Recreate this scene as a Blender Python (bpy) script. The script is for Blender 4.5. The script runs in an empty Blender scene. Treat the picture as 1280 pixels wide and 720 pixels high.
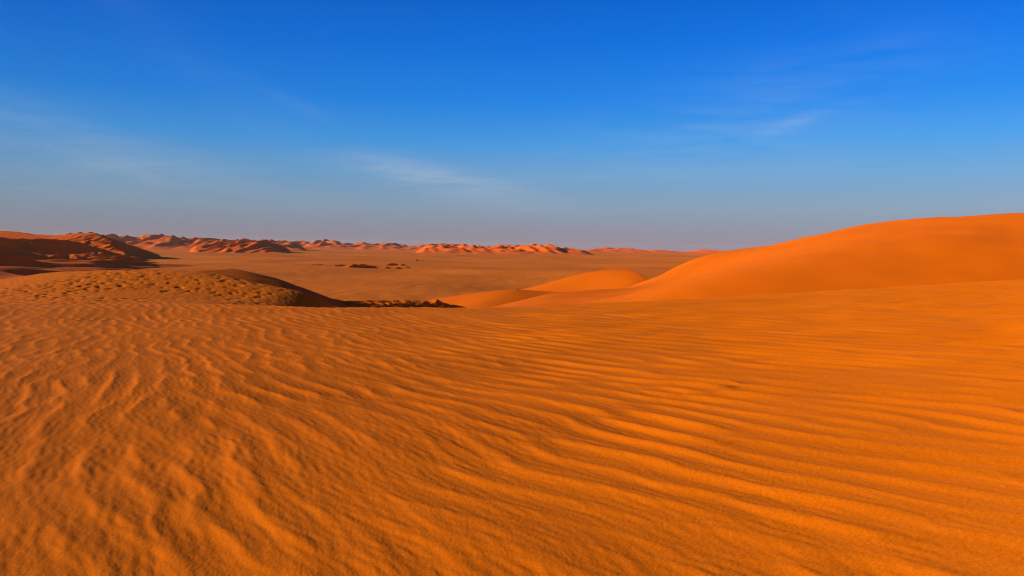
import bpy, math, random
import numpy as np

C = bpy.context.scene.collection
R = math.radians
EYE = 14.0                      # eye height above the gravel plain (z = 0)
F = 995.0                       # focal length in px of a 1280 px wide frame
PITCH, ROLL = R(2.84), R(0.58)

SUN_AZ = R(87)                  # left of the viewing direction
SUN_EL = R(15.5)
SUN_DIR = np.array([-math.sin(SUN_AZ)*math.cos(SUN_EL), math.cos(SUN_AZ)*math.cos(SUN_EL), math.sin(SUN_EL)])

# ------------------------------------------------------------------ camera
cr, sr = math.cos(ROLL), math.sin(ROLL)
fw = np.array([0, math.cos(PITCH), -math.sin(PITCH)])
rt0 = np.array([1.0, 0, 0]); up0 = np.cross(rt0, fw)
rt = cr*rt0 + sr*up0
up = -sr*rt0 + cr*up0

def at(px, py, depth):
    """world point seen at a pixel of the 1280x720 photograph, at a given distance along +Y"""
    d = fw + rt*((px-640)/F) + up*((360-py)/F)
    d = d/d[1]
    return np.array([d[0]*depth, depth, EYE + d[2]*depth])

cam = bpy.data.cameras.new('camera'); co = bpy.data.objects.new('camera', cam); C.objects.link(co)
from mathutils import Matrix
M = Matrix(((rt[0], up[0], -fw[0], 0), (rt[1], up[1], -fw[1], 0), (rt[2], up[2], -fw[2], EYE), (0, 0, 0, 1)))
co.matrix_world = M
cam.sensor_width = 36; cam.lens = 36*F/1280
cam.clip_start = 0.05; cam.clip_end = 60000
bpy.context.scene.camera = co

# ------------------------------------------------------------------ noise tiles
def spectral(n, size, spec, seed):
    """periodic noise tile of n x n cells over size metres; spec(kx, ky) is its amplitude; std 1"""
    rng = np.random.default_rng(seed)
    w = np.fft.fft2(rng.standard_normal((n, n)))
    k = 2*np.pi*np.fft.fftfreq(n, size/n)
    kx, ky = np.meshgrid(k, k)
    w *= spec(kx, ky); w[0, 0] = 0
    t = np.real(np.fft.ifft2(w))
    return (t/t.std()).astype(np.float32), size

def sample(tile, x, y):
    """cubic sampling of a periodic tile"""
    t, size = tile
    n = t.shape[0]
    u = np.asarray(x)/size*n; v = np.asarray(y)/size*n
    iu = np.floor(u).astype(np.int64); iv = np.floor(v).astype(np.int64)
    fu = (u-iu); fv = (v-iv)
    def wts(f):
        return ((1-f)**3/6, (3*f**3-6*f**2+4)/6, (-3*f**3+3*f**2+3*f+1)/6, f**3/6)
    wu, wv = wts(fu), wts(fv)
    out = 0
    for j in range(4):
        r = 0
        jj = (iv+j-1) % n
        for i in range(4):
            r = r + wu[i]*t[jj, (iu+i-1) % n]
        out = out + wv[j]*r
    return out

def spectral_c(n, size, spec, seed):
    """the same as a travelling wave: real and imaginary tiles, whose angle is the ripple phase"""
    rng = np.random.default_rng(seed)
    w = np.fft.fft2(rng.standard_normal((n, n)))
    k = 2*np.pi*np.fft.fftfreq(n, size/n)
    kx, ky = np.meshgrid(k, k)
    w = w*spec(kx, ky)*(kx > 0); w[0, 0] = 0
    t = np.fft.ifft2(w); t = t/np.abs(t).std()
    t = t/np.sqrt((np.abs(t)**2).mean())
    return (np.real(t).astype(np.float32), size), (np.imag(t).astype(np.float32), size)

def fbm_spec(p, kmin):
    return lambda kx, ky: 1.0/np.maximum(np.hypot(kx, ky), kmin)**p

def ring(wl, band, along):
    """ripples of wavelength wl across x, coherent over `along` metres in y"""
    k0 = 2*np.pi/wl; s = k0*band; sv = 2*np.pi/along
    return lambda kx, ky: np.exp(-((np.abs(kx)-k0)/s)**2/2)*np.exp(-(ky/sv)**2/2)

def sstep(a, b, x):
    t = np.clip((x-a)/(b-a), 0, 1); return t*t*(3-2*t)
def smax(a, b, k):
    h = np.clip(0.5+0.5*(a-b)/k, 0, 1)
    return b*(1-h)+a*h+k*h*(1-h)
def splus(x, w):
    return w*np.logaddexp(0, x/w)

# ------------------------------------------------------------------ mesh helpers
def grid_mesh(name, X, Y, Z, mats, keep=None):
    h, w = X.shape
    idx = np.arange(h*w, dtype=np.int32).reshape(h, w)
    q = np.stack([idx[:-1, :-1], idx[:-1, 1:], idx[1:, 1:], idx[1:, :-1]], -1).reshape(-1, 4)
    if keep is not None:
        q = q[keep[:-1, :-1].reshape(-1)]
    used = np.zeros(h*w, bool); used[q.reshape(-1)] = True
    remap = np.cumsum(used)-1
    q = remap[q].astype(np.int32)
    co_ = np.stack([X, Y, Z], -1).reshape(-1, 3)[used].astype(np.float32)
    me = bpy.data.meshes.new(name)
    me.vertices.add(len(co_)); me.vertices.foreach_set('co', co_.reshape(-1))
    me.loops.add(len(q)*4); me.loops.foreach_set('vertex_index', q.reshape(-1))
    me.polygons.add(len(q))
    me.polygons.foreach_set('loop_start', np.arange(0, len(q)*4, 4, dtype=np.int32))
    me.polygons.foreach_set('loop_total', np.full(len(q), 4, dtype=np.int32))
    me.update(calc_edges=True)
    me.polygons.foreach_set('use_smooth', np.ones(len(q), bool))
    me.materials.append(mats)
    # upward facing
    if len(me.polygons) and me.polygons[len(me.polygons)//2].normal.z < 0:
        me.flip_normals()
    o = bpy.data.objects.new(name, me); C.objects.link(o)
    return o

def tag(o, label, cat, kind=None, group=None):
    o['label'] = label
    o['category'] = cat
    if kind: o['kind'] = kind
    if group: o['group'] = group
    return o

class RBF:
    """thin-plate surface through control points (x, y, z)"""
    def __init__(self, pts, smooth=0.0):
        p = np.array(pts, float); self.p = p[:, :2]; n = len(p)
        self.sc = 1/np.ptp(self.p, axis=0).max()
        q = self.p*self.sc
        d = np.hypot(q[:, None, 0]-q[None, :, 0], q[:, None, 1]-q[None, :, 1])
        K = self.phi(d)+np.eye(n)*smooth
        A = np.zeros((n+3, n+3)); A[:n, :n] = K
        A[:n, n] = 1; A[:n, n+1:] = q; A[n, :n] = 1; A[n+1:, :n] = q.T
        self.w = np.linalg.solve(A, np.concatenate([p[:, 2], [0, 0, 0]])); self.q = q
    @staticmethod
    def phi(r):
        return np.where(r > 1e-9, r*r*np.log(np.maximum(r, 1e-9)), 0)
    def __call__(self, x, y):
        x = np.asarray(x)*self.sc; y = np.asarray(y)*self.sc
        z = self.w[-3]+self.w[-2]*x+self.w[-1]*y
        for (a, b), w in zip(self.q, self.w[:-3]):
            z = z+w*self.phi(np.hypot(x-a, y-b))
        return z

# ------------------------------------------------------------------ materials
def N(nt, t, **kw):
    n = nt.nodes.new(t)
    for k, v in kw.items():
        if k in n.inputs.keys(): n.inputs[k].default_value = v
        else: setattr(n, k, v)
    return n

def sand_material(name, c_lo, c_hi, big, grain=0.0, grain_scale=400., bump=0.0, bump_scale=200., bump_dist=0.004, stretch=None):
    m = bpy.data.materials.new(name); m.use_nodes = True
    nt = m.node_tree; L = nt.links.new
    b = nt.nodes['Principled BSDF']
    b.inputs['Roughness'].default_value = 1.0
    b.inputs['Specular IOR Level'].default_value = 0.03
    b.inputs['Diffuse Roughness'].default_value = 0.35
    g = N(nt, 'ShaderNodeNewGeometry')
    n1 = N(nt, 'ShaderNodeTexNoise', Scale=1/big, Detail=5.0, Roughness=0.6); L(g.outputs['Position'], n1.inputs['Vector'])
    mix = N(nt, 'ShaderNodeMix', data_type='RGBA')
    mix.inputs[6].default_value = (*c_lo, 1); mix.inputs[7].default_value = (*c_hi, 1)
    rmp = N(nt, 'ShaderNodeMapRange'); rmp.inputs['From Min'].default_value = .3; rmp.inputs['From Max'].default_value = .7
    L(n1.outputs['Fac'], rmp.inputs['Value']); L(rmp.outputs[0], mix.inputs[0])
    col = mix.outputs[2]
    if grain:
        n2 = N(nt, 'ShaderNodeTexNoise', Scale=grain_scale, Detail=3.0, Roughness=0.7); L(g.outputs['Position'], n2.inputs['Vector'])
        mr = N(nt, 'ShaderNodeMapRange'); mr.inputs['From Min'].default_value = .25; mr.inputs['From Max'].default_value = .75
        mr.inputs['To Min'].default_value = 1-grain; mr.inputs['To Max'].default_value = 1+grain
        L(n2.outputs['Fac'], mr.inputs['Value'])
        mu = N(nt, 'ShaderNodeMix', data_type='RGBA', blend_type='MULTIPLY'); mu.inputs[0].default_value = 1
        L(col, mu.inputs[6]); L(mr.outputs[0], mu.inputs[7]); col = mu.outputs[2]
        if name == 'rippled_sand':                 # coarser dark mineral grains
            n4 = N(nt, 'ShaderNodeTexNoise', Scale=62., Detail=3.0, Roughness=0.75); L(g.outputs['Position'], n4.inputs['Vector'])
            m4 = N(nt, 'ShaderNodeMapRange'); m4.inputs['From Min'].default_value = .3; m4.inputs['From Max'].default_value = .7
            m4.inputs['To Min'].default_value = 0.84; m4.inputs['To Max'].default_value = 1.16
            L(n4.outputs['Fac'], m4.inputs['Value'])
            mu2 = N(nt, 'ShaderNodeMix', data_type='RGBA', blend_type='MULTIPLY'); mu2.inputs[0].default_value = 1
            L(col, mu2.inputs[6]); L(m4.outputs[0], mu2.inputs[7]); col = mu2.outputs[2]
    L(col, b.inputs['Base Color'])
    if bump:
        vec = g.outputs['Position']
        if stretch:
            mp = N(nt, 'ShaderNodeMapping'); mp.inputs['Rotation'].default_value = (0, 0, stretch[0]); mp.inputs['Scale'].default_value = (stretch[1], 1, 1)
            L(vec, mp.inputs['Vector']); vec = mp.outputs[0]
        n3 = N(nt, 'ShaderNodeTexNoise', Scale=bump_scale, Detail=4.0, Roughness=0.65); L(vec, n3.inputs['Vector'])
        bp = N(nt, 'ShaderNodeBump', Strength=bump, Distance=bump_dist)
        L(n3.outputs['Fac'], bp.inputs['Height']); L(bp.outputs[0], b.inputs['Normal'])
    return m

SAND_LO, SAND_HI = (0.535, 0.123, 0.0016), (0.605, 0.143, 0.0022)
m_sand = sand_material('rippled_sand', SAND_LO, SAND_HI, 3.0, grain=0.28, grain_scale=230., bump=0.38, bump_scale=62., bump_dist=0.006, stretch=(R(-35), 0.4))
m_dune = sand_material('dune_sand', (0.53, 0.107, 0.0005), (0.59, 0.121, 0.0007), 14.0, grain=0.06, grain_scale=6., bump=0.25, bump_scale=1.2, bump_dist=0.08)
m_hummock = sand_material('hummock_sand', (0.60, 0.14, 0.008), (0.72, 0.17, 0.009), 5.0, grain=0.12, grain_scale=30., bump=0.3, bump_scale=9., bump_dist=0.02)
m_plain = sand_material('gravel_plain', (0.43, 0.106, 0.005), (0.68, 0.180, 0.009), 260.0, grain=0.10, grain_scale=.35, bump=0.4, bump_scale=.5, bump_dist=0.15)
m_far = sand_material('far_dune_sand', (0.60, 0.100, 0.002), (0.72, 0.124, 0.003), 120.0, grain=0.06, grain_scale=.15, bump=0.15, bump_scale=.08, bump_dist=1.2)

# ------------------------------------------------------------------ foreground sand and the lumpy hummock it runs into
rip_long = spectral_c(1024, 24.0, ring(0.47, 0.20, 2.0), 3)
rip_short = spectral_c(1024, 22.0, ring(0.50, 0.20, 1.15), 4)
rip_fine = spectral(1024, 11.0, ring(0.125, 0.35, 0.30), 5)
rip_big = spectral_c(512, 40.0, ring(1.5, 0.35, 5.0), 14)
cross = spectral(512, 14.0, ring(0.33, 0.35, 0.5), 12)
ASYM = 0.48
micro = spectral(1024, 4.2, ring(0.028, 0.6, 0.05), 6)
soft = spectral(256, 60.0, lambda kx, ky: np.exp(-(np.hypot(kx, ky)/(2*np.pi/5.0))**2/2), 7)
warp1 = spectral(256, 40.0, lambda kx, ky: np.exp(-(np.hypot(kx, ky)/(2*np.pi/6.0))**2/2), 8)
warp2 = spectral(256, 40.0, lambda kx, ky: np.exp(-(np.hypot(kx, ky)/(2*np.pi/6.0))**2/2), 9)
lump = spectral(768, 30.0, lambda kx, ky: np.exp(-(np.hypot(kx, ky)/13.0)**4)*(np.hypot(kx, ky*.8) > 3.2)/np.maximum(np.hypot(kx, ky*.8), 1)**.7, 10)
lump2 = spectral(512, 16.0, ring(0.28, 0.5, 0.25), 11)

d1 = RBF([at(*p) for p in [
    (-180, 366, 48), (0, 350, 48), (70, 340.5, 50), (150, 341, 50), (210, 345, 50), (250, 349, 49), (330, 360, 47), (390, 379, 43), (425, 389, 40),
    (-180, 380, 38), (0, 363, 38), (100, 358, 38), (200, 360, 38), (300, 370, 37), (370, 385, 36),
    (-180, 392, 30), (0, 381, 30), (100, 377, 30), (200, 378, 30), (300, 384, 30), (380, 395, 28),
    (0, 402, 22), (150, 402, 22), (300, 405, 22)]] +
    [at(px, py, d)-np.array([0, 0, dz]) for px, py, d, dz in
     [(-180, 366, 62, 2.6), (0, 350, 62, 2.6), (70, 340, 64, 2.6), (150, 341, 64, 2.8), (210, 345, 64, 3), (330, 362, 60, 3), (440, 392, 50, 2.5), (470, 396, 40, 2.0)]])

def brow_drop(x, y):
    return splus(y-(24.8+0.71*splus(x-1, 3.0)), 0.9)

def fore(x, y):
    g = EYE-1.6-0.0046*y+0.019*splus(x, 1.0)-0.004*splus(-x, 1.0)
    return g-0.5*brow_drop(x, y)

def ripple_coords(x, y):
    u = 0.77*y+0.89*x-0.53*4*np.log(np.cosh(np.clip(x, -60, 60)/4))
    v = 0.72*x-0.70*y
    u = u+0.09*sample(warp1, x, y)
    v = v+0.09*sample(warp2, x, y)
    return u, v

def crest(tile, u, v, asym):
    a = sample(tile[0], u, v); b = sample(tile[1], u, v)
    A = np.sqrt(a*a+b*b)
    p = np.arctan2(b, a)
    A = 1.25*A/np.sqrt(1+A*A)
    q = p+asym*np.cos(p)
    return A*(np.cos(q)+0.20*np.cos(2*q)+0.05*np.cos(3*q))

def ripples(x, y):
    u, v = ripple_coords(x, y)
    left = sstep(3.5, -4.0, x+0.02*y+0.45*sample(soft, x*0.9+11, y*0.9))
    h = crest(rip_long, u, v, ASYM)*(1-0.75*left)+0.80*left*crest(rip_short, u+3, v, ASYM)
    env = np.clip(0.92+0.22*sample(soft, x*2.3, y*2.3+17), 0.35, 1.4)
    h = h*env*(0.0134+0.0136*sstep(-2, 4, x)-0.0032*sstep(1, -4, x)+0.016*sstep(4, 14, x))+(0.013-0.008*left)*crest(rip_big, u, v, 0.3)
    h = 0.80*h+0.0012*sample(rip_fine, u*1.02, v)*(1-0.35*left)
    h = h+0.00048*sample(micro, 0.8*x+0.6*y, 0.8*y-0.6*x)
    return h

nr = 1330
r = 0.6*np.exp(np.linspace(0, math.log(105/0.6), nr))
th = R(1)*np.concatenate([np.linspace(-115, -38, 200, endpoint=False), np.linspace(-38, 38, 860), np.linspace(38, 115, 201)[1:]])
RR, TT = np.meshgrid(r, th, indexing='ij')
X = RR*np.sin(TT); Y = RR*np.cos(TT)
zf = fore(X, Y); zd = d1(X, np.maximum(Y, 10))-6*sstep(21, 9, Y)-0.4*splus(Y-62, 1.5)-0.5*splus(-X-46, 3.0)
Z = smax(zf, zd, 0.8)
hum = (zd > zf) & (Y > 16) & (X < 0)
w_l = np.clip((zd-zf+0.05)/1.2, 0, 1)**.7*sstep(20, 26, Y)
w_l = np.maximum(w_l, 0.7*sstep(0.8, 3.0, brow_drop(X, Y))*sstep(-3, -7, X))*(1-0.45*sstep(-17, -10, X))
mask = w_l*(0.25+0.75*sstep(-31, -22, X+0.15*(Y-40)))*sstep(22, 38, Y+0.15*(X+20))
lumpy = sample(lump, (X*0.9+Y*0.25)*1.5, Y*1.6)
lumpy = (0.006*np.tanh(lumpy)-0.075*np.tanh(np.maximum(-lumpy-0.75, 0)))*np.clip(.75+.5*sample(soft, X*.8+5, Y*.8), .1, 1.6)+0.003*sample(lump2, X, Y)
Z = Z+ripples(X, Y)*(1-0.5*mask)+lumpy*mask+0.012*sample(soft, X, Y)*sstep(40, 25, Y)
Z = np.where(np.isfinite(Z), Z, 0)
below = Z > -1.0
o = grid_mesh('sand', X, Y, Z, m_sand, keep=below & ~hum)
tag(o, 'wide wind-rippled orange sand filling the whole foreground up to the brow', 'sand', 'structure')
o = grid_mesh('hummock', X, Y, Z, m_sand, keep=below & hum)
tag(o, 'low lumpy sand hummock pitted with dark hollows beyond the ripples', 'sand dune', 'structure')

# ------------------------------------------------------------------ dunes at middle distance
def rect_grid(x0, x1, y0, y1, nx, ny):
    return np.meshgrid(np.linspace(x0, x1, nx), np.linspace(y0, y1, ny))

# round-backed dune with a dark slip face, behind the hummock
d2 = RBF([at(*p) for p in [(120, 352, 74), (205, 340, 73), (235, 338.5, 73), (280, 337.5, 73), (310, 340, 72), (345, 348, 70), (385, 363, 68), (430, 384, 64),
          (460, 392, 62), (400, 392, 55), (350, 381, 55), (300, 366, 56), (250, 356, 57), (200, 352, 58)]] +
         [at(px, py, d)-np.array([0, 0, dz]) for px, py, d, dz in [(205, 345, 92, 4), (280, 337, 92, 4), (345, 348, 90, 4), (430, 384, 84, 3), (120, 352, 92, 4)]])
X, Y = rect_grid(-46, -8, 52, 96, 190, 220)
Z = d2(X, Y)
xc = at(250, 345, 72)[0]
Z = -smax(-Z, -(at(252, 340, 72)[2]+0.13*(X-xc)), 0.12)
Z = Z+0.03*sample(soft, X, Y)
o = grid_mesh('sand_dune', X, Y, Z, m_dune, keep=Z > -1)
tag(o, 'smooth round-backed sand dune with one dark shaded face behind the lumpy hummock', 'sand dune', 'structure')

# lumpy strip in the hollow
cr3 = np.array([at(*p) for p in [(400, 375.5, 66), (435, 376.5, 72), (480, 377, 80), (510, 377, 87), (541, 377.3, 93), (556, 379.5, 96), (574, 383, 100), (600, 390, 105)]])
d3 = RBF(list(cr3)+[p+np.array([3.0, -1.0, -0.85]) for p in cr3[:-2]]+[p+np.array([7.0, -2.3, -2.0]) for p in cr3[:-2]]+[p+np.array([4.0, -6, -1.0]) for p in cr3[-2:]]+[p+np.array([-7, 2.3, -1.6]) for p in cr3]+[p+np.array([-16, 5, -5]) for p in cr3])
X, Y = rect_grid(-26, 6, 60, 114, 300, 420)
Z = d3(X, Y)
Z = Z+0.10*np.tanh(sample(lump, X*.55+3, Y*.55))+0.02*sample(lump2, X, Y)
p = at(541, 373.5, 93)
bx, by = X-p[0], Y-p[1]
Z = np.maximum(Z, p[2]-0.35*np.abs(by)-np.where(bx < 0.5, -0.32*(bx-.5), 0.62*(bx-.5)))
o = grid_mesh('sand_dune', X, Y, Z, m_dune, keep=Z > -1)
tag(o, 'low dark lumpy sand strip with a tiny lit peak, just beyond the foreground brow', 'sand dune', 'structure')

# big dune on the right
dr = RBF([at(*p) for p in [
    (800, 354, 148), (812, 350, 150), (826, 344, 152), (790, 361, 128), (825, 356, 128), (800, 366, 112), (850, 352, 118), (845, 334, 152), (870, 323.5, 152), (900, 315.8, 152), (960, 310.5, 150), (1000, 304.5, 148), (1040, 294, 147), (1100, 280.5, 140),
    (1150, 273.5, 133), (1200, 271, 127), (1280, 267, 118), (1420, 262, 106), (1650, 258, 96),
    (1280, 299, 91), (1200, 303, 90), (1130, 313, 89), (1050, 326, 87), (960, 338, 86), (880, 350, 88), (830, 358, 96),
    (1500, 294, 84), (1280, 352, 76), (1180, 356, 76), (1060, 366, 76), (950, 374, 76), (860, 380, 78), (760, 384, 88), (700, 386, 98), (640, 389, 108), (590, 395, 114),
    (660, 374, 128), (690, 367, 129), (745, 362.5, 133), (780, 361.5, 138), (610, 386, 130)]] +
    [at(px, py, d)-np.array([0, 0, dz]) for px, py, d, dz in
     [(640, 377, 142, 2.0), (700, 366, 144, 2), (745, 361, 146, 2), (800, 353, 166, 2), (870, 323, 172, 4), (960, 310, 172, 5), (1040, 294, 170, 6), (1150, 273, 158, 6), (1280, 267, 146, 6), (1420, 262, 136, 6)]])
X, Y = rect_grid(-14, 130, 58, 190, 420, 400)
Z = dr(X, Y)+0.05*sample(soft, X/2, Y/2)
o = grid_mesh('sand_dune', X, Y, Z, m_dune, keep=Z > -1)
tag(o, 'huge smooth bright orange dune rising to the skyline beyond the ripples', 'sand dune', 'structure')

# small domed dune against its foot
db = RBF([at(*p) for p in [(600, 371, 192), (655, 361.5, 184), (690, 352, 178), (715, 345.5, 174), (740, 340.5, 171), (760, 339, 168), (785, 338.5, 165), (810, 339, 163),
          (640, 366, 174), (700, 364, 163), (760, 363, 154), (800, 362, 148), (840, 362, 150), (740, 352, 164), (790, 350, 157)]] +
         [at(px, py, d)-np.array([0, 0, dz]) for px, py, d, dz in [(655, 362, 210, 3), (740, 340, 196, 3.5), (810, 339, 188, 3.5)]])
X, Y = rect_grid(-12, 34, 142, 214, 280, 300)
Z = db(X, Y)
xb = at(796, 352, 158)[0]
Z = -smax(-Z, -(at(798, 341, 162)[2]+0.2-0.8*(X-xb-0.5+0.004*(Y-158)**2)), 0.15)
o = grid_mesh('sand_dune', X, Y, Z, m_dune, keep=Z > -1)
tag(o, 'small bright domed dune with a sharp right edge at the foot of the huge dune', 'sand dune', 'structure')

# low rim around the hollow
dc = RBF([at(*p) for p in [(500, 386, 164), (530, 377.5, 160), (560, 371, 155), (600, 365.5, 150), (640, 363, 146), (670, 364.3, 146), (695, 366, 145), (730, 368, 143),
          (560, 384, 141), (600, 380, 137), (640, 379, 137), (670, 378, 138), (700, 378, 138), (600, 396, 118), (660, 396, 120), (720, 396, 120), (540, 396, 124), (600, 418, 100), (700, 418, 100), (520, 418, 102)]] +
         [at(px, py, d)-np.array([0, 0, dz]) for px, py, d, dz in [(530, 376, 182, 3.0), (600, 365, 170, 3.0), (650, 363, 166, 3.0), (695, 366, 164, 3.0)]])
X, Y = rect_grid(-26, 18, 98, 176, 300, 460)
Z = dc(X, Y)
o = grid_mesh('sand_dune', X, Y, Z, m_dune, keep=Z > -1)
tag(o, 'low thin-rimmed dune curling round the hollow below the small domed dune', 'sand dune', 'structure')

# ------------------------------------------------------------------ plain
und = spectral(256, 900.0, lambda kx, ky: np.exp(-(np.hypot(kx, ky)/(2*np.pi/110.0))**2/2), 20)
und2 = spectral(512, 240.0, ring(11.0, 0.6, 16.0), 21)
def plain_z(x, y):
    d = np.hypot(x, y)
    return 0.55*sample(und, x, y)*sstep(100, 300, d)+0.05*sample(und2, x, y)*sstep(1500, 400, d)
r = 30*np.exp(np.linspace(0, math.log(8600/30), 560))
th = np.linspace(-R(75), R(70), 620)
RR, TT = np.meshgrid(r, th, indexing='ij')
X = RR*np.sin(TT); Y = RR*np.cos(TT)
o = grid_mesh('desert_plain', X, Y, plain_z(X, Y), m_plain)
tag(o, 'flat ochre gravel plain stretching away to the far dune ranges', 'plain', 'structure')

# ------------------------------------------------------------------ far dune ranges
draa = spectral(512, 1600.0, ring(170, 0.42, 330), 30)
draa2 = spectral(512, 800.0, ring(68, 0.45, 120), 31)
draa3 = spectral(512, 300.0, ring(24, 0.5, 34), 32)

def slip(h, dx, slope):
    """wind from the left: fill every lee side to the angle of repose"""
    t = np.arange(h.shape[1])*dx*slope
    return np.maximum.accumulate(h+t, axis=1)-t

def ridge_field(A, B, crests, stoss, lee):
    """dunes swept along crest lines (a, b, height) in wind-aligned coordinates: gentle upwind side, slip face downwind"""
    Z = np.full(A.shape, -5.0); cell = A[0, 1]-A[0, 0]; cb = B[1, 0]-B[0, 0]
    for pts in crests:
        pts = np.asarray(pts, float)
        seg = np.hypot(*np.diff(pts[:, :2], axis=0).T); L_ = np.concatenate([[0], np.cumsum(seg)])
        n = max(3, int(L_[-1]/(cell*1.2)))
        q = np.stack([np.interp(np.linspace(0, L_[-1], n), L_, pts[:, i]) for i in range(3)], -1)
        for a, b, h in q:
            if h <= 0: continue
            ru, rd, rv = h/stoss+cell, h/lee+cell, 1.6*h/stoss/2+cell
            i0 = max(0, int((a-ru-A[0, 0])/cell)); i1 = min(A.shape[1], int((a+rd*1.5-A[0, 0])/cell)+2)
            j0 = max(0, int((b-rv-B[0, 0])/cb)); j1 = min(A.shape[0], int((b+rv-B[0, 0])/cb)+2)
            if i1 <= i0 or j1 <= j0: continue
            da = A[j0:j1, i0:i1]-a; db_ = B[j0:j1, i0:i1]-b
            d = np.sqrt(da*da+db_*db_)+1e-6
            sl_ = stoss+(lee-stoss)*sstep(-0.15, 0.35, da/d)
            z = h-d*sl_
            np.maximum(Z[j0:j1, i0:i1], z, out=Z[j0:j1, i0:i1])
    return np.maximum(Z, -1.0)

def dune_range(name, label, prof, d0, d1_, size, seed, cell, mat, wind=35, crests_px=(), n=60, rel=0.55, fit=1.0, base=0.42):
    """a belt of dunes between distances d0 and d1_; prof = skyline as (px, py) of the photograph; the wind blows
    to the right and `wind` degrees towards the camera; size = length of one crest in metres"""
    rng = np.random.default_rng(seed)
    px = np.array([p[0] for p in prof], float); py = np.array([p[1] for p in prof], float)
    dm = 0.5*(d0+d1_)
    top = np.array([at(a, b, dm)[2] for a, b in zip(px, py)])
    tx = (px-640)/F
    cs = np.array([(tx[0]*d0, d0), (tx[0]*d1_, d1_), (tx[-1]*d0, d0), (tx[-1]*d1_, d1_)])
    cw, sw = math.cos(R(wind)), math.sin(R(wind))
    a_ = cs @ np.array([cw, -sw]); b_ = cs @ np.array([sw, cw])
    A, B = rect_grid(a_.min(), a_.max(), b_.min(), b_.max(), int(np.ptp(a_)/cell)+2, int(np.ptp(b_)/cell)+2)
    X = A*cw+B*sw; Y = -A*sw+B*cw
    t = (Y-d0)/(d1_-d0); ta = X/np.maximum(Y, 1)
    span = tx[-1]-tx[0]
    def envf(ta, t):
        return (np.maximum(np.interp(ta, tx, top), 2)*sstep(-0.02, 0.45, t)*sstep(1.02, 0.6, t)
                * sstep(tx[0], tx[0]+0.08*span, ta)*sstep(tx[-1], tx[-1]-0.08*span, ta))
    env = envf(ta, t)
    s = size/160
    crests = []
    for c in crests_px:
        w = np.array([at(*p) for p in c])
        crests.append(np.stack([w[:, 0]*cw-w[:, 1]*sw, w[:, 0]*sw+w[:, 1]*cw, w[:, 2]], -1))
    for i in range(n):
        tt = rng.uniform(0.08, 0.9); tb = rng.uniform(tx[0]+0.03*span, tx[-1]-0.03*span); y0 = d0+tt*(d1_-d0); x0 = tb*y0
        e = envf(np.array(tb), np.array(tt))
        h0 = float(e)*rel*rng.uniform(0.45, 1.05)
        if h0 < 1.0: continue
        half = size*rng.uniform(0.3, 0.75)
        k = np.linspace(-1, 1, 13)
        a0 = x0*cw-y0*sw; b0 = x0*sw+y0*cw
        bend = rng.uniform(-0.1, 0.55)*half; tilt = rng.uniform(-.35, .35)*half
        wob = np.cumsum(rng.normal(0, 0.03, 13))*half
        crests.append(np.stack([a0+bend*k*k+tilt*k+wob, b0+half*k, h0*(1-k*k)**0.8*(1+0.04*rng.normal(size=13))], -1))
    big = sample(draa, A/s*1.1+seed*137., B/s*1.1+seed*71.); med = sample(draa2, A/s+seed*31., B/s)
    ground = env*(base*((0.88+0.2*np.tanh(big)) if not crests_px else (0.75+0.35*np.tanh(big)))+0.07*med)
    # crest heights are above the plain for drawn crests, above the swell for the scattered ones
    nd = len(crests_px)
    Z = np.maximum(ground, 0)+ridge_field(A, B, crests[nd:], 0.30, 0.64)
    if nd:
        Z = np.maximum(Z*0.85, ridge_field(A, B, crests[:nd], 0.26, 0.66))
        spurs = []
        for i in range(90):                        # small lit spurs standing out of the slip faces
            tt = rng.uniform(0.12, 0.75); tb = rng.uniform(tx[0]+.03*span, tx[-1]-.12*span); y0 = d0+tt*(d1_-d0); x0 = tb*y0
            a0 = x0*cw-y0*sw; b0 = x0*sw+y0*cw
            half = rng.uniform(6, 26); k = np.linspace(-1, 1, 15); dirn = R(rng.uniform(100, 170))
            aa = a0+half*k*math.sin(dirn)+0.2*half*k*k; bb = b0+half*k*math.cos(dirn)
            ia = np.clip(((aa-A[0, 0])/(A[0, 1]-A[0, 0])).astype(int), 0, A.shape[1]-1); ib_ = np.clip(((bb-B[0, 0])/(B[1, 0]-B[0, 0])).astype(int), 0, A.shape[0]-1)
            zz = Z[ib_, ia]
            if zz.max() < 2.0: continue
            spurs.append(np.stack([aa, bb, zz+rng.uniform(1.2, 4.0)*(1-k*k)], -1))
        Z = np.maximum(Z, ridge_field(A, B, spurs, 0.42, 0.66))
    Z = Z+0.012*env*sample(draa3, A/s, B/s)
    Z = slip(Z, A[0, 1]-A[0, 0], 0.66)-0.8
    for _ in range(0 if nd else 7):                # wind-worn, softened forms far away
        Z[1:-1, 1:-1] = 0.36*Z[1:-1, 1:-1]+0.16*(Z[:-2, 1:-1]+Z[2:, 1:-1]+Z[1:-1, :-2]+Z[1:-1, 2:])
    if fit:
        ok = (t > 0) & (t < 1)
        bins = np.linspace(tx[0], tx[-1], max(6, int(span*F/22))+1)
        ib = np.digitize(ta, bins)-1; nb = len(bins)-1
        ang = np.full(nb, -1.0)
        sel = ok & (ib >= 0) & (ib < nb)
        np.maximum.at(ang, ib[sel], ((Z-EYE)/Y)[sel])
        cen = 0.5*(bins[1:]+bins[:-1])
        want = np.interp(cen, tx, [at(a, b, 1.0)[2]-EYE for a, b in zip(px, py)])
        ratio = np.clip((want*dm+EYE)/np.maximum(ang*dm+EYE, 2), 0.5, 1.8)
        Z = np.where(Z > 0, Z*(1+fit*(np.interp(ta, cen, ratio)-1)), Z)
    inside = (t > 0.0) & (t < 1.0) & (ta > tx[0]) & (ta < tx[-1]) & (Z > -0.6)
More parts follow.
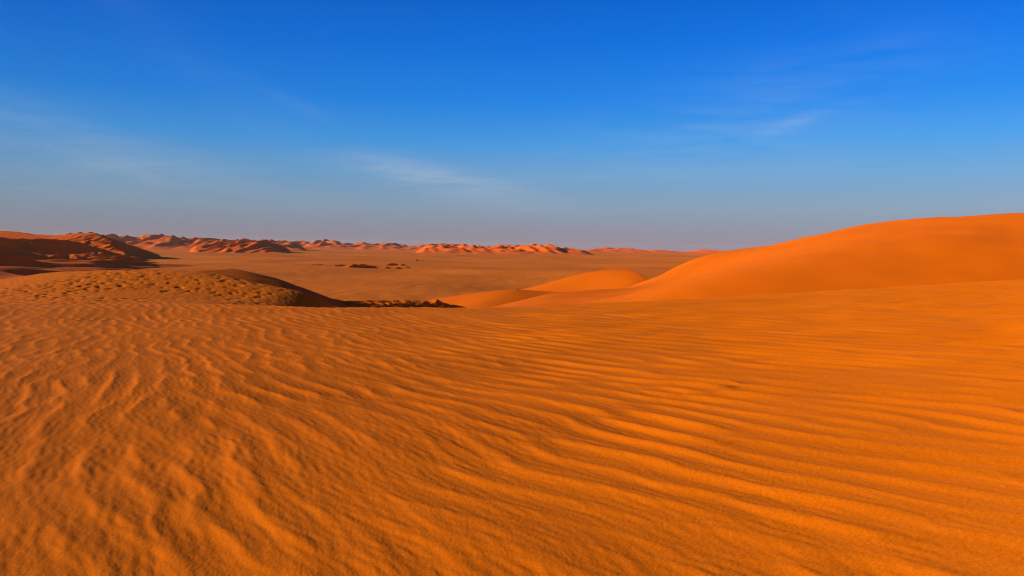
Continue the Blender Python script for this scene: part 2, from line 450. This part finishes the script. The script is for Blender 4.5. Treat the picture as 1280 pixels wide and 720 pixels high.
    o = grid_mesh(name, X, Y, Z, mat, keep=inside)
    tag(o, label, 'dune range', 'structure')
    return o

dune_range('dune_range', 'nearest dune range, steep ridges with broad black shaded faces, beside the lumpy hummock',
           [(-330, 284), (-150, 283), (-40, 287), (10, 287), (60, 291), (95, 291), (118, 290), (150, 305), (185, 320), (215, 326), (240, 327)], 440, 960, 60, 1, 1.1, m_far, wind=28, n=40, rel=0.26, fit=0.0, base=0.25,
           crests_px=[[(-330, 296, 560), (-200, 294, 600), (-100, 297, 640), (0, 298, 688), (20, 297, 698), (59, 297, 712), (85, 299, 724), (104, 303, 735)],
                      [(-250, 285, 930), (-120, 286, 920), (-30, 289, 900), (5, 287.5, 890), (22, 288.5, 885), (45, 292, 875), (70, 293, 868), (95, 291, 860), (118, 290, 850), (140, 300, 832)],
                      [(112, 299, 815), (122, 300.5, 800), (137, 306, 788), (152, 313, 772), (163, 318.5, 755), (175, 322, 738), (195, 325, 716), (215, 326.7, 695), (240, 327.4, 675), (275, 328.0, 660)],
                      [(-90, 312, 440), (-20, 313, 470), (10, 315, 485), (25, 321, 496), (32, 326, 502)],
                      [(66, 318, 505), (80, 320, 515), (90, 325, 522)]])
dune_range('dune_range', 'long rugged dune range with pointed tops behind the black-faced range',
           [(60, 291), (110, 289), (150, 294), (182, 293), (200, 291.5), (225, 295), (265, 297), (285, 297.5), (310, 298), (350, 301), (390, 303)], 2300, 3400, 130, 2, 3.4, m_far, wind=-5, n=170, rel=.15, base=.70)
dune_range('dune_range', 'row of broken lit dune ridges standing in front of the rugged range',
           [(235, 304), (262, 302), (290, 300), (310, 298), (330, 299), (350, 303), (365, 312)], 1500, 2000, 90, 3, 2.0, m_far, wind=12, n=70, rel=.20, base=.58)
dune_range('dune_range', 'hazy purplish range with one tall pyramid dune, beyond the dark mounds',
           [(310, 299), (350, 299), (380, 301), (398, 299.5), (412, 298.5), (425, 301), (440, 302.5), (455, 302), (490, 303), (520, 305.5), (545, 304), (575, 305), (600, 308)], 3600, 4700, 200, 4, 4.0, m_far, wind=0, n=120, rel=.17, base=.68)
dune_range('dune_range', 'bright orange dune range glowing across the middle of the plain',
           [(515, 308), (535, 305.5), (560, 304), (600, 306), (625, 306), (660, 304.5), (690, 305), (705, 308), (725, 310), (748, 316)], 1900, 2600, 100, 5, 2.4, m_far, wind=-12, n=160, rel=.12, base=.74)
dune_range('dune_range', 'small pale pinkish dune range fading in haze beside the huge dune',
           [(710, 314), (735, 310), (757, 308), (775, 310), (790, 309.5), (815, 312), (850, 313.5), (880, 311.5), (900, 313), (980, 312), (1100, 312)], 3300, 4500, 190, 6, 4.0, m_far, wind=-5, n=100, rel=.16, base=.68)

# undulating dark sand between the hummock and the nearest range
X, Y = rect_grid(-420, -35, 110, 560, 520, 480)
az = X/Y
w = sstep(-0.36, -0.52, az)*sstep(110, 220, Y)
h = 2.2*sample(draa2, X*1.1+40, Y*.6+300)+0.8*sample(draa3, X*.8, Y*.5)+2.5
h = slip(h*w*sstep(100, 300, Y)+6.0*w*sstep(-.45, -.75, az)-0.5, X[0, 1]-X[0, 0], .5)
o = grid_mesh('sand_terrain', X, Y, h-0.4, m_far, keep=h > -0.3)
tag(o, 'brown undulating sand in half shade below the nearest dune range', 'sand', 'structure')

# ------------------------------------------------------------------ small mounds and shrubs on the plain
MPX = [(392, 333.0, 2.2, .6), (400, 330.6, 4.0, .6), (421, 334.2, 2.6, .8), (428, 331.2, 3.4, 1.1), (436, 334.0, 2.4, .8), (443, 335.4, 5.2, 2.2), (453, 332.2, 3.4, 1.4),
       (458, 335.2, 6.2, 2.2), (467, 333.6, 3.2, .8), (484, 334.2, 2.8, 1.0), (490.5, 332.6, 5.0, 1.6), (498, 334.4, 3.2, 1.1), (503, 332.9, 1.8, 1.1), (509, 334.2, 2.0, .8)]
ORD = ['tiny pale sand mound at the very left end of the mound row', 'flat stretched sand mound, second from the left end of the mound row',
       'small faint sand mound just left of the first darker mound', 'mid-sized dark-sided sand mound standing alone behind the left half of the row',
       'little sand mound touching the left foot of the broadest black-sided pair', 'big sand mound with black shaded side, left one of the two biggest',
       'dark-sided sand mound behind the gap between the two biggest mounds', 'biggest sand mound with black shaded side, right one of the two biggest',
       'low sand mound trailing off the right foot of the biggest mound', 'small sand mound in front, left one of the separate right cluster',
       'longest dark-sided sand mound of the separate right cluster', 'small sand mound in front, between the long mound and the right end',
       'narrow pointed dark sand mound, second from the right end', 'tiny sand mound at the very right end of the mound row']
for k, ((px, py, half, hh), lab) in enumerate(zip(MPX, ORD)):
    yh = 310.7-(640-px)*math.tan(ROLL)
    d = EYE*F/(py+1.0-yh)
    p = at(px, py, d)
    rng = np.random.default_rng(900+k)
    rad = half+hh*3.2+1
    A, B = rect_grid(-rad, rad, -rad, rad, 56, 56)
    kk = np.linspace(-1, 1, 11)
    cr_ = np.stack([0.5*half*kk*kk*rng.uniform(-.3, .9)+rng.normal(0, .18, 11), half*kk*0.9, (hh+.25)*(1-kk*kk*.9)**.6*(1+.18*rng.normal(size=11))], -1)
    Zm = ridge_field(A, B, [cr_], 0.42, 0.85)+0.05*sample(lump, A*.6+k*9, B*.6)
    an = R(rng.uniform(38, 62))
    Xm = A*math.cos(an)+B*math.sin(an); Ym = -A*math.sin(an)+B*math.cos(an)
    o = grid_mesh('sand_mound', Xm, Ym, Zm, m_far, keep=Zm > -0.5)
    o.location = (p[0], d, float(plain_z(np.array([p[0]]), np.array([d]))[0])-0.2)
    tag(o, lab, 'mound', group='small sand mounds in a row on the gravel plain')

m_leaf = bpy.data.materials.new('dry_leaf'); m_leaf.use_nodes = True
m_leaf.node_tree.nodes['Principled BSDF'].inputs['Base Color'].default_value = (0.06, 0.045, 0.012, 1)
m_leaf.node_tree.nodes['Principled BSDF'].inputs['Roughness'].default_value = 0.9
m_twig = bpy.data.materials.new('dry_twig'); m_twig.use_nodes = True
m_twig.node_tree.nodes['Principled BSDF'].inputs['Base Color'].default_value = (0.10, 0.05, 0.02, 1)
m_twig.node_tree.nodes['Principled BSDF'].inputs['Roughness'].default_value = 0.95
def shrub(loc, size, seed, label):
    rng = random.Random(seed)
    root = bpy.data.objects.new('desert_shrub', None); C.objects.link(root); root.location = loc
    tag(root, label, 'shrub', group='dry shrubs on the desert sand')
    tv, tf, lv, lf = [], [], [], []
    for i in range(16):
        a = rng.uniform(0, 2*math.pi); sp_ = rng.uniform(.15, .75); n0 = len(tv); L_ = size*rng.uniform(.6, 1.0)
        for j in range(5):
            t = j/4; rr = L_*sp_*t**1.2; z = L_*t*(1-.25*t*sp_); w_ = size*.018*(1-.8*t)
            c = (rr*math.cos(a), rr*math.sin(a), z)
            for q in range(3):
                b = q*2.094; tv.append((c[0]+w_*math.cos(b), c[1]+w_*math.sin(b), c[2]))
            if j:
                for q in range(3):
                    tf.append((n0+(j-1)*3+q, n0+(j-1)*3+(q+1) % 3, n0+j*3+(q+1) % 3, n0+j*3+q))
            if j >= 1:
                for _ in range(9):
                    e = [c[m]+rng.gauss(0, size*.09) for m in range(3)]; e[2] = max(e[2], size*.02); s_ = size*rng.uniform(.04, .08); m0 = len(lv)
                    u1 = [rng.gauss(0, 1) for _ in range(3)]; u2 = [rng.gauss(0, 1) for _ in range(3)]
                    lv += [tuple(e[m]-s_*u1[m]*.5 for m in range(3)), tuple(e[m]+s_*u2[m]*.35 for m in range(3)), tuple(e[m]+s_*u1[m]*.5 for m in range(3)), tuple(e[m]-s_*u2[m]*.35 for m in range(3))]
                    lf.append((m0, m0+1, m0+2, m0+3))
    for nm, v, f, mt in (('branches', tv, tf, m_twig), ('foliage', lv, lf, m_leaf)):
        me = bpy.data.meshes.new(nm); me.from_pydata(v, [], f); me.materials.append(mt)
        c = bpy.data.objects.new(nm, me); C.objects.link(c); c.parent = root
for px, py, hgt, sd, lab in [(521.5, 327.0, 2.7, 1, 'lone dark shrub far out on the plain behind the mound row'),
                             (527.5, 326.6, 1.6, 2, 'smaller faint shrub just beside the lone dark shrub on the plain')]:
    yh = 310.7-(640-px)*math.tan(ROLL); d = EYE*F/(py-yh); p = at(px, py, d)
    shrub((p[0], d, float(plain_z(np.array([p[0]]), np.array([d]))[0])-.03), hgt, sd, lab)
p = at(647.3, 363, 146)
shrub((p[0], 146, float(dc(np.array([p[0]]), np.array([146.0]))[0])-.02), 0.36, 3, 'tiny dry shrub on the thin rim of the hollow')

# ------------------------------------------------------------------ world and sun
w = bpy.data.worlds.new('World'); bpy.context.scene.world = w; w.use_nodes = True
nt = w.node_tree; L = nt.links.new
bg = nt.nodes['Background']
sky = N(nt, 'ShaderNodeTexSky', sky_type='NISHITA')
sky.sun_disc = False; sky.sun_elevation = SUN_EL
sky.sun_rotation = -SUN_AZ
sky.altitude = 200; sky.air_density = 1.2; sky.dust_density = 0.6; sky.ozone_density = 3.0
def srgb(c):
    return [((v/255+0.055)/1.055)**2.4 if v > 10 else v/255/12.92 for v in c]
tc = N(nt, 'ShaderNodeTexCoord')
sp = N(nt, 'ShaderNodeSeparateXYZ'); L(tc.outputs['Generated'], sp.inputs[0])
def mth(op, a, b=None, c=None, clamp=False):
    n = nt.nodes.new('ShaderNodeMath'); n.operation = op; n.use_clamp = clamp
    for i, v in enumerate((a, b, c)):
        if v is None: continue
        if isinstance(v, (int, float)): n.inputs[i].default_value = v
        else: L(v, n.inputs[i])
    return n.outputs[0]
dx_, dy_, dz_ = sp.outputs[0], sp.outputs[1], sp.outputs[2]
EXPO = 1.15
HAZE = 0.5/28000
ramp = N(nt, 'ShaderNodeValToRGB')
stops = [(0.0, (146, 132, 146)), (0.012, (145, 137, 152)), (0.05, (134, 156, 178)), (0.09, (108, 160, 205)), (0.13, (68, 152, 224)),
         (0.178, (32, 132, 228)), (0.243, (6, 112, 221)), (0.30, (0, 97, 207)), (0.45, (0, 58, 150)), (1.0, (0, 24, 80))]
el = ramp.color_ramp.elements
while len(el) < len(stops): el.new(0.5)
for e, (p, c) in zip(el, stops):
    e.position = p; e.color = (*srgb(c), 1)
L(mth('MAXIMUM', dz_, 0.0), ramp.inputs[0])
# thin cirrus wisps: (px, py, half length, half width, tilt, strength)
az = mth('ARCTAN2', dx_, dy_)
nz = N(nt, 'ShaderNodeTexNoise', Scale=6.0, Detail=9.0, Roughness=0.62, Distortion=0.6)
mp = N(nt, 'ShaderNodeMapping'); mp.inputs['Scale'].default_value = (1.0, 1.0, 8.0)
L(tc.outputs['Generated'], mp.inputs['Vector']); L(mp.outputs[0], nz.inputs['Vector'])
total = None
for px, py, hl, hw, tilt, st in [(500, 212, 110, 15, -10, .34), (575, 236, 120, 20, -9, .26), (360, 124, 46, 9, -22, .17), (230, 70, 130, 26, -35, .055), (110, 178, 190, 26, -12, .34),
                                 (60, 215, 170, 26, -6, .20), (1000, 150, 46, 7, 20, .15), (870, 158, 40, 6, -4, .14), (960, 125, 170, 44, 12, .13), (1090, 40, 50, 60, 60, .015), (850, 200, 240, 34, 4, .13)]:
    p = at(px, py, 1.0)-np.array([0, 0, EYE]); p = p/np.linalg.norm(p)
    a0 = math.atan2(p[0], p[1]); e0 = p[2]
    c_, s_ = math.cos(R(tilt)), math.sin(R(tilt))
    da = mth('SUBTRACT', az, a0); de = mth('SUBTRACT', dz_, e0)
    u_ = mth('DIVIDE', mth('ADD', mth('MULTIPLY', da, c_), mth('MULTIPLY', de, s_)), hl/F)
    v_ = mth('DIVIDE', mth('SUBTRACT', mth('MULTIPLY', de, c_), mth('MULTIPLY', da, s_)), hw/F)
    g_ = mth('EXPONENT', mth('MULTIPLY', mth('ADD', mth('MULTIPLY', u_, u_), mth('MULTIPLY', v_, v_)), -1.0))
    g_ = mth('MULTIPLY', g_, st*0.55)
    total = g_ if total is None else mth('ADD', total, g_)
nf = N(nt, 'ShaderNodeMapRange'); nf.inputs['From Min'].default_value = .36; nf.inputs['From Max'].default_value = .68
nf.inputs['To Min'].default_value = 0.15; nf.inputs['To Max'].default_value = 1.5
L(nz.outputs['Fac'], nf.inputs['Value'])
cov = mth('MULTIPLY', total, nf.outputs[0], clamp=True)
cm = N(nt, 'ShaderNodeMix', data_type='RGBA'); L(cov, cm.inputs[0]); L(ramp.outputs[0], cm.inputs[6]); cm.inputs[7].default_value = (*srgb((190, 200, 214)), 1)
# a little darker towards the left, brighter to the right
side = N(nt, 'ShaderNodeMapRange'); side.inputs['From Min'].default_value = -.6; side.inputs['From Max'].default_value = .6
side.inputs['To Min'].default_value = 0.82; side.inputs['To Max'].default_value = 1.14
L(az, side.inputs['Value'])
sc = N(nt, 'ShaderNodeVectorMath', operation='SCALE'); L(cm.outputs[2], sc.inputs[0]); L(mth('MULTIPLY', side.outputs[0], 10.0*2**-EXPO), sc.inputs['Scale'])
fin = N(nt, 'ShaderNodeMix', data_type='RGBA'); fin.inputs[0].default_value = 0.988
L(sky.outputs[0], fin.inputs[6]); L(sc.outputs[0], fin.inputs[7])
L(fin.outputs[2], bg.inputs['Color'])
bg.inputs['Strength'].default_value = 0.1

sl = bpy.data.lights.new('sun', 'SUN'); so = bpy.data.objects.new('sun', sl); C.objects.link(so)
sl.energy = 4.4; sl.angle = R(0.53); sl.color = (1.0, 0.80, 0.50)
bpy.context.scene.cycles.diffuse_bounces = 1
bpy.context.scene.cycles.use_denoising = True
bpy.context.scene.cycles.filter_width = 1.1
bpy.context.scene.cycles.denoising_prefilter = 'NONE'
from mathutils import Vector
so.rotation_euler = Vector(SUN_DIR).to_track_quat('Z', 'Y').to_euler()
so.location = (-40, 20, 60)

bm_ = bpy.data.meshes.new('haze')
hx, hy0, hy1, hz0, hz1 = 9000, -300, 9000, -3.0, 75.0
v_ = [(x, y, z) for z in (hz0, hz1) for y in (hy0, hy1) for x in (-hx, hx)]
bm_.from_pydata(v_, [], [(0, 2, 3, 1), (4, 5, 7, 6), (0, 1, 5, 4), (2, 6, 7, 3), (0, 4, 6, 2), (1, 3, 7, 5)])
mh = bpy.data.materials.new('haze'); mh.use_nodes = True; ht = mh.node_tree
ht.nodes.remove(ht.nodes['Principled BSDF'])
pv = ht.nodes.new('ShaderNodeVolumePrincipled'); pv.inputs['Density'].default_value = HAZE
pv.inputs['Color'].default_value = (0.80, 0.80, 0.88, 1); pv.inputs['Anisotropy'].default_value = 0.2
ht.links.new(pv.outputs[0], ht.nodes['Material Output'].inputs['Volume'])
bm_.materials.append(mh)
ho = bpy.data.objects.new('haze', bm_); C.objects.link(ho); ho['kind'] = 'stuff'

vs = bpy.context.scene.view_settings
vs.view_transform = 'Standard'; vs.look = 'None'; vs.exposure = EXPO; vs.gamma = 1.0; vs.use_curve_mapping = False
